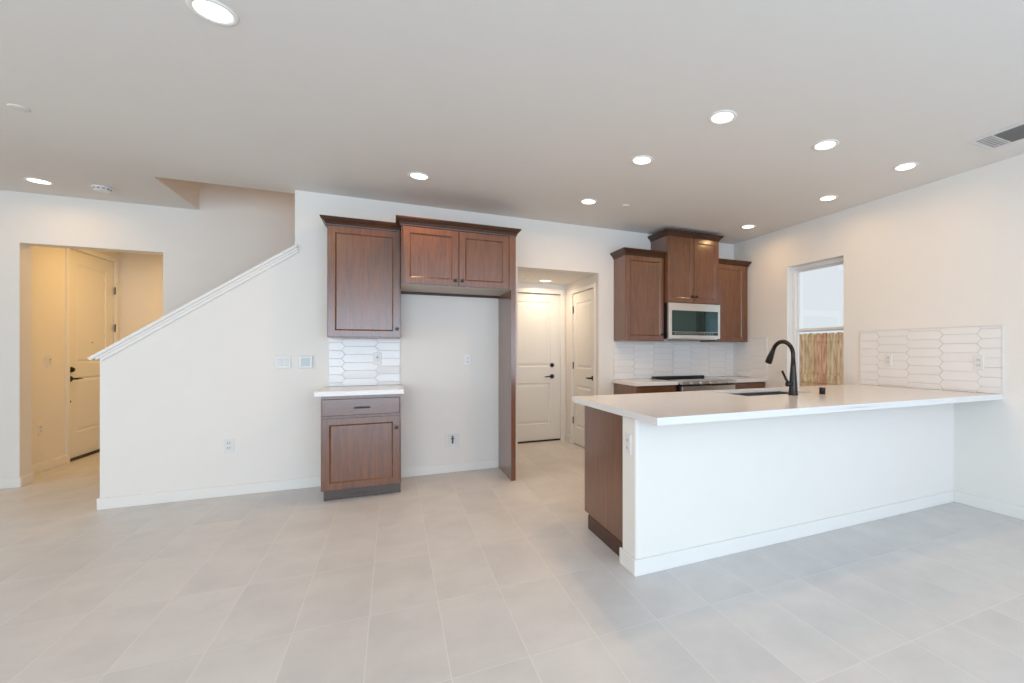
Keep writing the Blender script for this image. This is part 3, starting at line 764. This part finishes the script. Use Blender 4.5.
# ------------------------------------------------------------------ backsplashes of long picket tiles
def clip(poly, a0, a1, b0, b1):
    def cut(P, f, g):
        R_ = []
        for i in range(len(P)):
            p, q = P[i], P[(i+1) % len(P)]; fp, fq = f(p), f(q)
            if fp >= 0: R_.append(p)
            if (fp >= 0) != (fq >= 0):
                t_ = fp/(fp-fq); R_.append((p[0]+(q[0]-p[0])*t_, p[1]+(q[1]-p[1])*t_))
        return R_
    for f in (lambda p: p[0]-a0, lambda p: a1-p[0], lambda p: p[1]-b0, lambda p: b1-p[1]):
        if not poly: return []
        poly = cut(poly, f, None)
    return poly
def backsplash(r, T, a0, a1, b0, b1, off=0.0, boff=0.0, wob=.0012):
    bm = mb(); box(bm, a0, a1, b0, b1, 0, .005, T=T); mesh('grout', bm, M['grout'], r)
    L, hh, tip, gr = .285, .0385, .030, .0014     # pitch of columns, half height, point length, half grout
    bm = mb(); col = int((a0-off)/L)-2
    while off+col*L < a1+L:
        c = off+col*L; k = int((b0-boff)/(2*hh))-2
        while boff+k*2*hh < b1+2*hh:
            zc_ = boff+k*2*hh+(hh if col % 2 else 0)
            P = [(c-L/2-tip/2+gr, zc_), (c-L/2+tip/2+gr, zc_-hh+gr), (c+L/2-tip/2-gr, zc_-hh+gr), (c+L/2+tip/2-gr, zc_), (c+L/2-tip/2-gr, zc_+hh-gr), (c-L/2+tip/2+gr, zc_+hh-gr)]
            P = clip(P, a0+.001, a1-.001, b0+.001, b1-.001)
            k += 1
            if len(P) < 3: continue
            ar = abs(sum(P[i][0]*P[(i+1) % len(P)][1]-P[(i+1) % len(P)][0]*P[i][1] for i in range(len(P))))/2
            if ar < 1e-5: continue
            t = bmesh.new(); cx_ = sum(p[0] for p in P)/len(P); cz_ = sum(p[1] for p in P)/len(P)
            sx_, sz_ = random.uniform(-wob, wob), random.uniform(-wob, wob)
            def ring_(s, c_, tilt=True): return [t.verts.new((cx_+(p[0]-cx_)*(1-s/.14) if abs(p[0]-cx_) > 1e-6 else p[0], cz_+(p[1]-cz_)*(1-s/.036), c_ + (((p[0]-cx_)/.14*sx_+(p[1]-cz_)/.038*sz_) if tilt else 0))) for p in P]
            l0, l1, l2 = ring_(0, .004, False), ring_(0, .0092), ring_(.0016, .0105)
            n_ = len(P)
            for p, q in ((l0, l1), (l1, l2)):
                for i in range(n_): t.faces.new((p[i], p[(i+1) % n_], q[(i+1) % n_], q[i]))
            t.faces.new(l2); merge(bm, t, T)
        col += 1
    return mesh('tiles', bm, M['tile_w'], r)
r_ = root('tile_backsplash', (-.24, YB, .93), 'glossy white picket tile backsplash above the short countertop left of the fridge alcove', 'backsplash')
backsplash(r_, FRONT(YB-.0005), -.546, .064, .931, 1.387, wob=.0022)
r_ = root('tile_backsplash', (3.3, YB, .92), 'glossy white picket tile backsplash behind the range and under the microwave', 'backsplash')
backsplash(r_, FRONT(YB-.0005), 2.430, XR-.001, .9185, 1.3845)
r_ = root('tile_backsplash', (XR, 4.7, .92), 'white picket tile return on the right wall in the kitchen corner', 'backsplash')
backsplash(r_, RIGHTW(XR-.0005), -YB+.013, -4.425, .919, 1.442)
r_ = root('tile_backsplash', (XR, 2.5, .93), 'white picket tile backsplash on the right wall at the end of the peninsula', 'backsplash')
backsplash(r_, RIGHTW(XR-.0005), -3.140, -1.945, .931, 1.462, off=-2.81, boff=.98)
bm = mb(); T = RIGHTW(XR-.0005)
box(bm, -1.945, -1.937, .931, 1.468, 0, .012, T=T); box(bm, -3.146, -3.140, .931, 1.468, 0, .012, T=T); box(bm, -3.140, -1.945, 1.462, 1.468, 0, .012, T=T)
mesh('edge_trim', bm, M['plate'], r_)

# ------------------------------------------------------------------ plates on the walls
def plate_base(bm, T, a, b, w_, h_):
    rings(bm, [(a-w_/2, a+w_/2, b-h_/2, b+h_/2, 0), (a-w_/2, a+w_/2, b-h_/2, b+h_/2, .003), (a-w_/2+.003, a+w_/2-.003, b-h_/2+.003, b+h_/2-.003, .006)], T)
def outlet(T, a, b, label, vertical=True, group='wall outlets and switches'):
    loc = T @ Vector((a, b, 0)); r = root('wall_outlet', loc, label, 'outlet', group)
    bm = mb(); plate_base(bm, T, a, b, .072, .116); mesh('cover_plate', bm, M['plate'], r)
    for s in (-1, 1):
        bm = mb(); box(bm, a-.017, a+.017, b+s*.021-.015, b+s*.021+.015, .006, .0075, .002, T=T); q = mesh('receptacle', bm, M['hole'], r)
        bm = mb(); box(bm, a-.009, a-.006, b+s*.021-.005, b+s*.021+.006, .0075, .0079, T=T); box(bm, a+.006, a+.009, b+s*.021-.005, b+s*.021+.006, .0075, .0079, T=T); mesh('slots', bm, M['slot'], q)
def switch(T, a, b, gangs, label, group='wall outlets and switches', dot=False):
    loc = T @ Vector((a, b, 0)); r = root('light_switch', loc, label, 'light switch', group)
    w_ = .072+.046*(gangs-1)
    bm = mb(); plate_base(bm, T, a, b, w_, .116); mesh('cover_plate', bm, M['plate'], r)
    for i in range(gangs):
        aa = a+(i-(gangs-1)/2)*.046
        bm = mb(); rings(bm, [(aa-.0165, aa+.0165, b-.033, b+.033, .006), (aa-.0165, aa+.0165, b-.033, b+.033, .007), (aa-.014, aa+.014, b-.030, b+.030, .010)], T)
        q = mesh('rocker', bm, M['hole'], r)
        if dot and i == gangs-1:
            bm = mb(); box(bm, aa-.006, aa+.006, b+.006, b+.016, .010, .012, T=T); mesh('indicator', bm, M['slot'], r)
TB = FRONT(YB)
switch(TB, -.904, 1.163, 2, 'white double rocker switch left of the thermostat on the stair wall')
outlet(TB, -1.297, .440, 'white outlet low on the stair half wall')
outlet(TB, .714, 1.170, 'white outlet high inside the empty fridge alcove')
switch(FRONT(YB-.0105), -.138, 1.190, 1, 'white switch plate on the tiles above the short countertop', dot=True)
TR = RIGHTW(XR-.0105)
outlet(TR, -2.850, 1.180, 'white outlet on the right wall tiles nearer the kitchen window')
outlet(TR, -2.100, 1.172, 'white outlet on the right wall tiles near their right edge')
TP = plane_T((PX, 0, 0), (0, -1, 0), (-1, 0, 0))
outlet(TP, -2.38, .725, 'white outlet on the narrow end of the peninsula pony wall')
TF = LEFTW(FX)
switch(TF, 7.02, 1.16, 2, 'double light switch beside the front door in the foyer', dot=True)
outlet(TF, 6.895, .45, 'outlet low on the foyer wall left of the front door')
# thermostat
r_ = root('thermostat', (-.73, YB, 1.163), 'square white thermostat with grey screen on the wall between switch and cabinets', 'thermostat')
bm = mb(); rings(bm, [(-.785, -.675, 1.106, 1.220, 0), (-.785, -.675, 1.106, 1.220, .016), (-.780, -.680, 1.111, 1.215, .020)], TB); mesh('case', bm, M['plate'], r_)
bm = mb(); box(bm, -.766, -.694, 1.124, 1.202, .020, .0215, .0005, T=TB); mesh('screen', bm, M['lcd'], r_)
# ice maker water box
r_ = root('water_supply_box', (.563, YB, .345), 'recessed white ice maker water box low on the alcove wall', 'water box')
bm = mb()
rings(bm, [(.489, .638, .276, .414, 0), (.489, .638, .276, .414, .004), (.492, .635, .279, .411, .006), (.508, .619, .294, .396, .006), (.510, .617, .296, .394, .0015)], TB)
mesh('box_frame', bm, M['plate'], r_)
bm = mb(); box(bm, .512, .615, .298, .392, .0015, .002, T=TB); mesh('recess', bm, M['hole'], r_)
bm = mb(); tube(bm, [(.563, .30, .008), (.563, .352, .008)], .007, T=TB); tube(bm, [(.548, .352, .012), (.578, .352, .012)], .006, T=TB); box(bm, .556, .570, .362, .380, .002, .014, .001, T=TB)
mesh('shutoff_valve', bm, M['slot'], r_)

# ------------------------------------------------------------------ ceiling fixtures
def dup(r, loc, label):
    c = r.copy(); c.location = loc; c['label'] = label; C.objects.link(c)
    for ch in r.children:
        k = ch.copy(); k.parent = c; C.objects.link(k)
    return c
CAN_W = 2.6
def can_lamp(x, y, z, power=CAN_W, col=WARM):
    l = bpy.data.lights.new('downlight_glow', 'AREA'); l.shape = 'DISK'; l.size = .12; l.energy = power; l.color = col; l.spread = PI*.95
    o = bpy.data.objects.new('downlight_glow', l); o.location = (x, y, z-.02); C.objects.link(o)
cans = [(-.708, 2.55, H, 'round recessed ceiling light nearest the camera, at the top edge above the living area'),
        (-2.786, 5.742, H, 'round recessed ceiling light before the foyer opening, beside the smoke detector'),
        (.199, 4.214, H, 'round recessed ceiling light in front of the fridge alcove cabinets'),
        (1.750, 4.220, H, 'round recessed ceiling light in front of the back hall opening'),
        (1.745, 3.129, H, 'round recessed ceiling light over the left end of the sink side of the peninsula'),
        (1.885, 2.338, H, 'round recessed ceiling light over the left end of the peninsula front'),
        (2.809, 2.340, H, 'round recessed ceiling light over the middle of the peninsula front'),
        (3.716, 2.340, H, 'round recessed ceiling light over the peninsula closest to the ceiling vent'),
        (3.804, 3.140, H, 'round recessed ceiling light near the right wall level with the window'),
        (3.815, 4.263, H, 'round recessed ceiling light in the kitchen corner by the right wall cabinet'),
        (1.830, 5.920, HZ, 'small round ceiling light inside the back hall')]
r0 = root('recessed_light', cans[0][:3], cans[0][3], 'ceiling light', 'recessed ceiling lights')
D = DOWN(*cans[0][:3])
bm = mb(); lathe(bm, [(.066, .001), (.068, .005), (.078, .007), (.088, .004), (.090, 0)], D, 40); mesh('trim_ring', bm, M['trim'], r0)
bm = mb(); lathe(bm, [(0, .003), (.066, .003), (.066, 0)], D, 40); mesh('lens', bm, M['sky_led'], r0)
for i, (x, y, z, lab) in enumerate(cans):
    if i: dup(r0, (x, y, z), lab)
    can_lamp(x, y, z, {1: 1.7, 2: 5.0, 3: 4.0, 4: 6.0, 5: 3.0, 6: 2.8, 7: 1.0, 8: 1.2, 9: 2.0, 10: 3.6}.get(i, CAN_W), (1.0, 0.76, 0.50) if i == 10 else WARM)
# lamps of the foyer and the stairwell (out of view)
can_lamp(-2.4, 7.3, H, 12, (1.0, 0.59, 0.17))
can_lamp(-.4, 5.70, 4.9, 5, (1.0, 0.50, 0.15))

# smoke detector
r_ = root('smoke_detector', (-2.374, 5.711, H), 'round white smoke detector on the ceiling before the foyer opening', 'smoke detector')
D = DOWN(-2.374, 5.711, H)
bm = mb(); lathe(bm, [(.070, 0), (.070, .012), (.064, .016)], D, 36); mesh('base', bm, M['plate'], r_)
bm = mb(); lathe(bm, [(.060, .014), (.060, .030), (.050, .038), (0, .040)], D, 36); mesh('cover', bm, M['plate'], r_)
bm = mb()
for k in range(12):
    a = k*PI/6; box(bm, .0585, .0605, -.010, .010, .018, .028, T=D @ Matrix.Rotation(a, 4, 'Z'))
mesh('vent_slots', bm, M['ventdark'], r_)
# concealed sprinkler covers
bm = mb(); lathe(bm, [(.045, 0), (.045, .004), (.041, .006), (0, .006)], DOWN(-2.057, 4.06, H), 40)
bmesh.ops.scale(bm, vec=(1, 1, 1), verts=list(bm.verts))
o = mesh('sprinkler_cover', bm, M['ceiling'], loc=(-2.057, 4.06, H)); tag(o, 'flat round sprinkler cover disc on the living room ceiling at the left', 'sprinkler cover', 'sprinkler covers')
bm = mb(); lathe(bm, [(.040, 0), (.040, .006), (.036, .009), (0, .010)], DOWN(2.142, 4.174, H), 32)
o = mesh('sprinkler_cover', bm, M['plate'], loc=(2.142, 4.174, H)); tag(o, 'small white sprinkler cover on the ceiling in front of the hall, right of a light', 'sprinkler cover', 'sprinkler covers')
bm = mb(); lathe(bm, [(.035, 0), (.035, .005), (.031, .007), (0, .008)], DOWN(1.56, 5.86, HZ), 32)
o = mesh('sprinkler_cover', bm, M['plate'], loc=(1.56, 5.86, HZ)); tag(o, 'small round cover on the back hall ceiling beside its light', 'sprinkler cover', 'sprinkler covers')

# ceiling vent register
VX0, VX1, VY0, VY1 = 3.675, 3.965, 1.270, 1.880
r_ = root('ceiling_vent', ((VX0+VX1)/2, (VY0+VY1)/2, H), 'white louvred air vent register on the ceiling by the right wall', 'vent')
bm = mb(); wd = .028
for s in ((VX0, VX1, VY0, VY0+wd), (VX0, VX1, VY1-wd, VY1), (VX0, VX0+wd, VY0+wd, VY1-wd), (VX1-wd, VX1, VY0+wd, VY1-wd), (VX0+wd, VX1-wd, 1.735, 1.752), (VX0+wd, VX1-wd, 1.398, 1.415)):
    box(bm, s[0], s[1], s[2], s[3], H-.008, H, .002)
mesh('frame', bm, M['alum'], r_)
bm = mb(); box(bm, VX0+wd, VX1-wd, VY0+wd, VY1-wd, H-.0015, H-.0005); mesh('duct_opening', bm, M['ventdark'], r_)
for y0, y1, n in ((1.752, VY1-wd, 5), (VY0+wd, 1.398, 5)):
    for i in range(n):
        y = y0+(y1-y0)*(i+.5)/n
        bm = mb(); box(bm, VX0+wd, VX1-wd, -.0110, .0110, -.0008, .0008, T=Matrix.Translation((0, y, H-.008)) @ Matrix.Rotation(math.radians(16 if y > 1.6 else -16), 4, 'X')); mesh('slat', bm, M['alum'], r_)
for i in range(13):
    x = VX0+wd+(VX1-VX0-2*wd)*(i+.5)/13
    bm = mb(); box(bm, -.0006, .0006, 1.415, 1.735, -.006, .006, T=Matrix.Translation((x, 0, H-.007)) @ Matrix.Rotation(math.radians(-12), 4, 'Y')); mesh('slat', bm, M['ventdark'], r_)
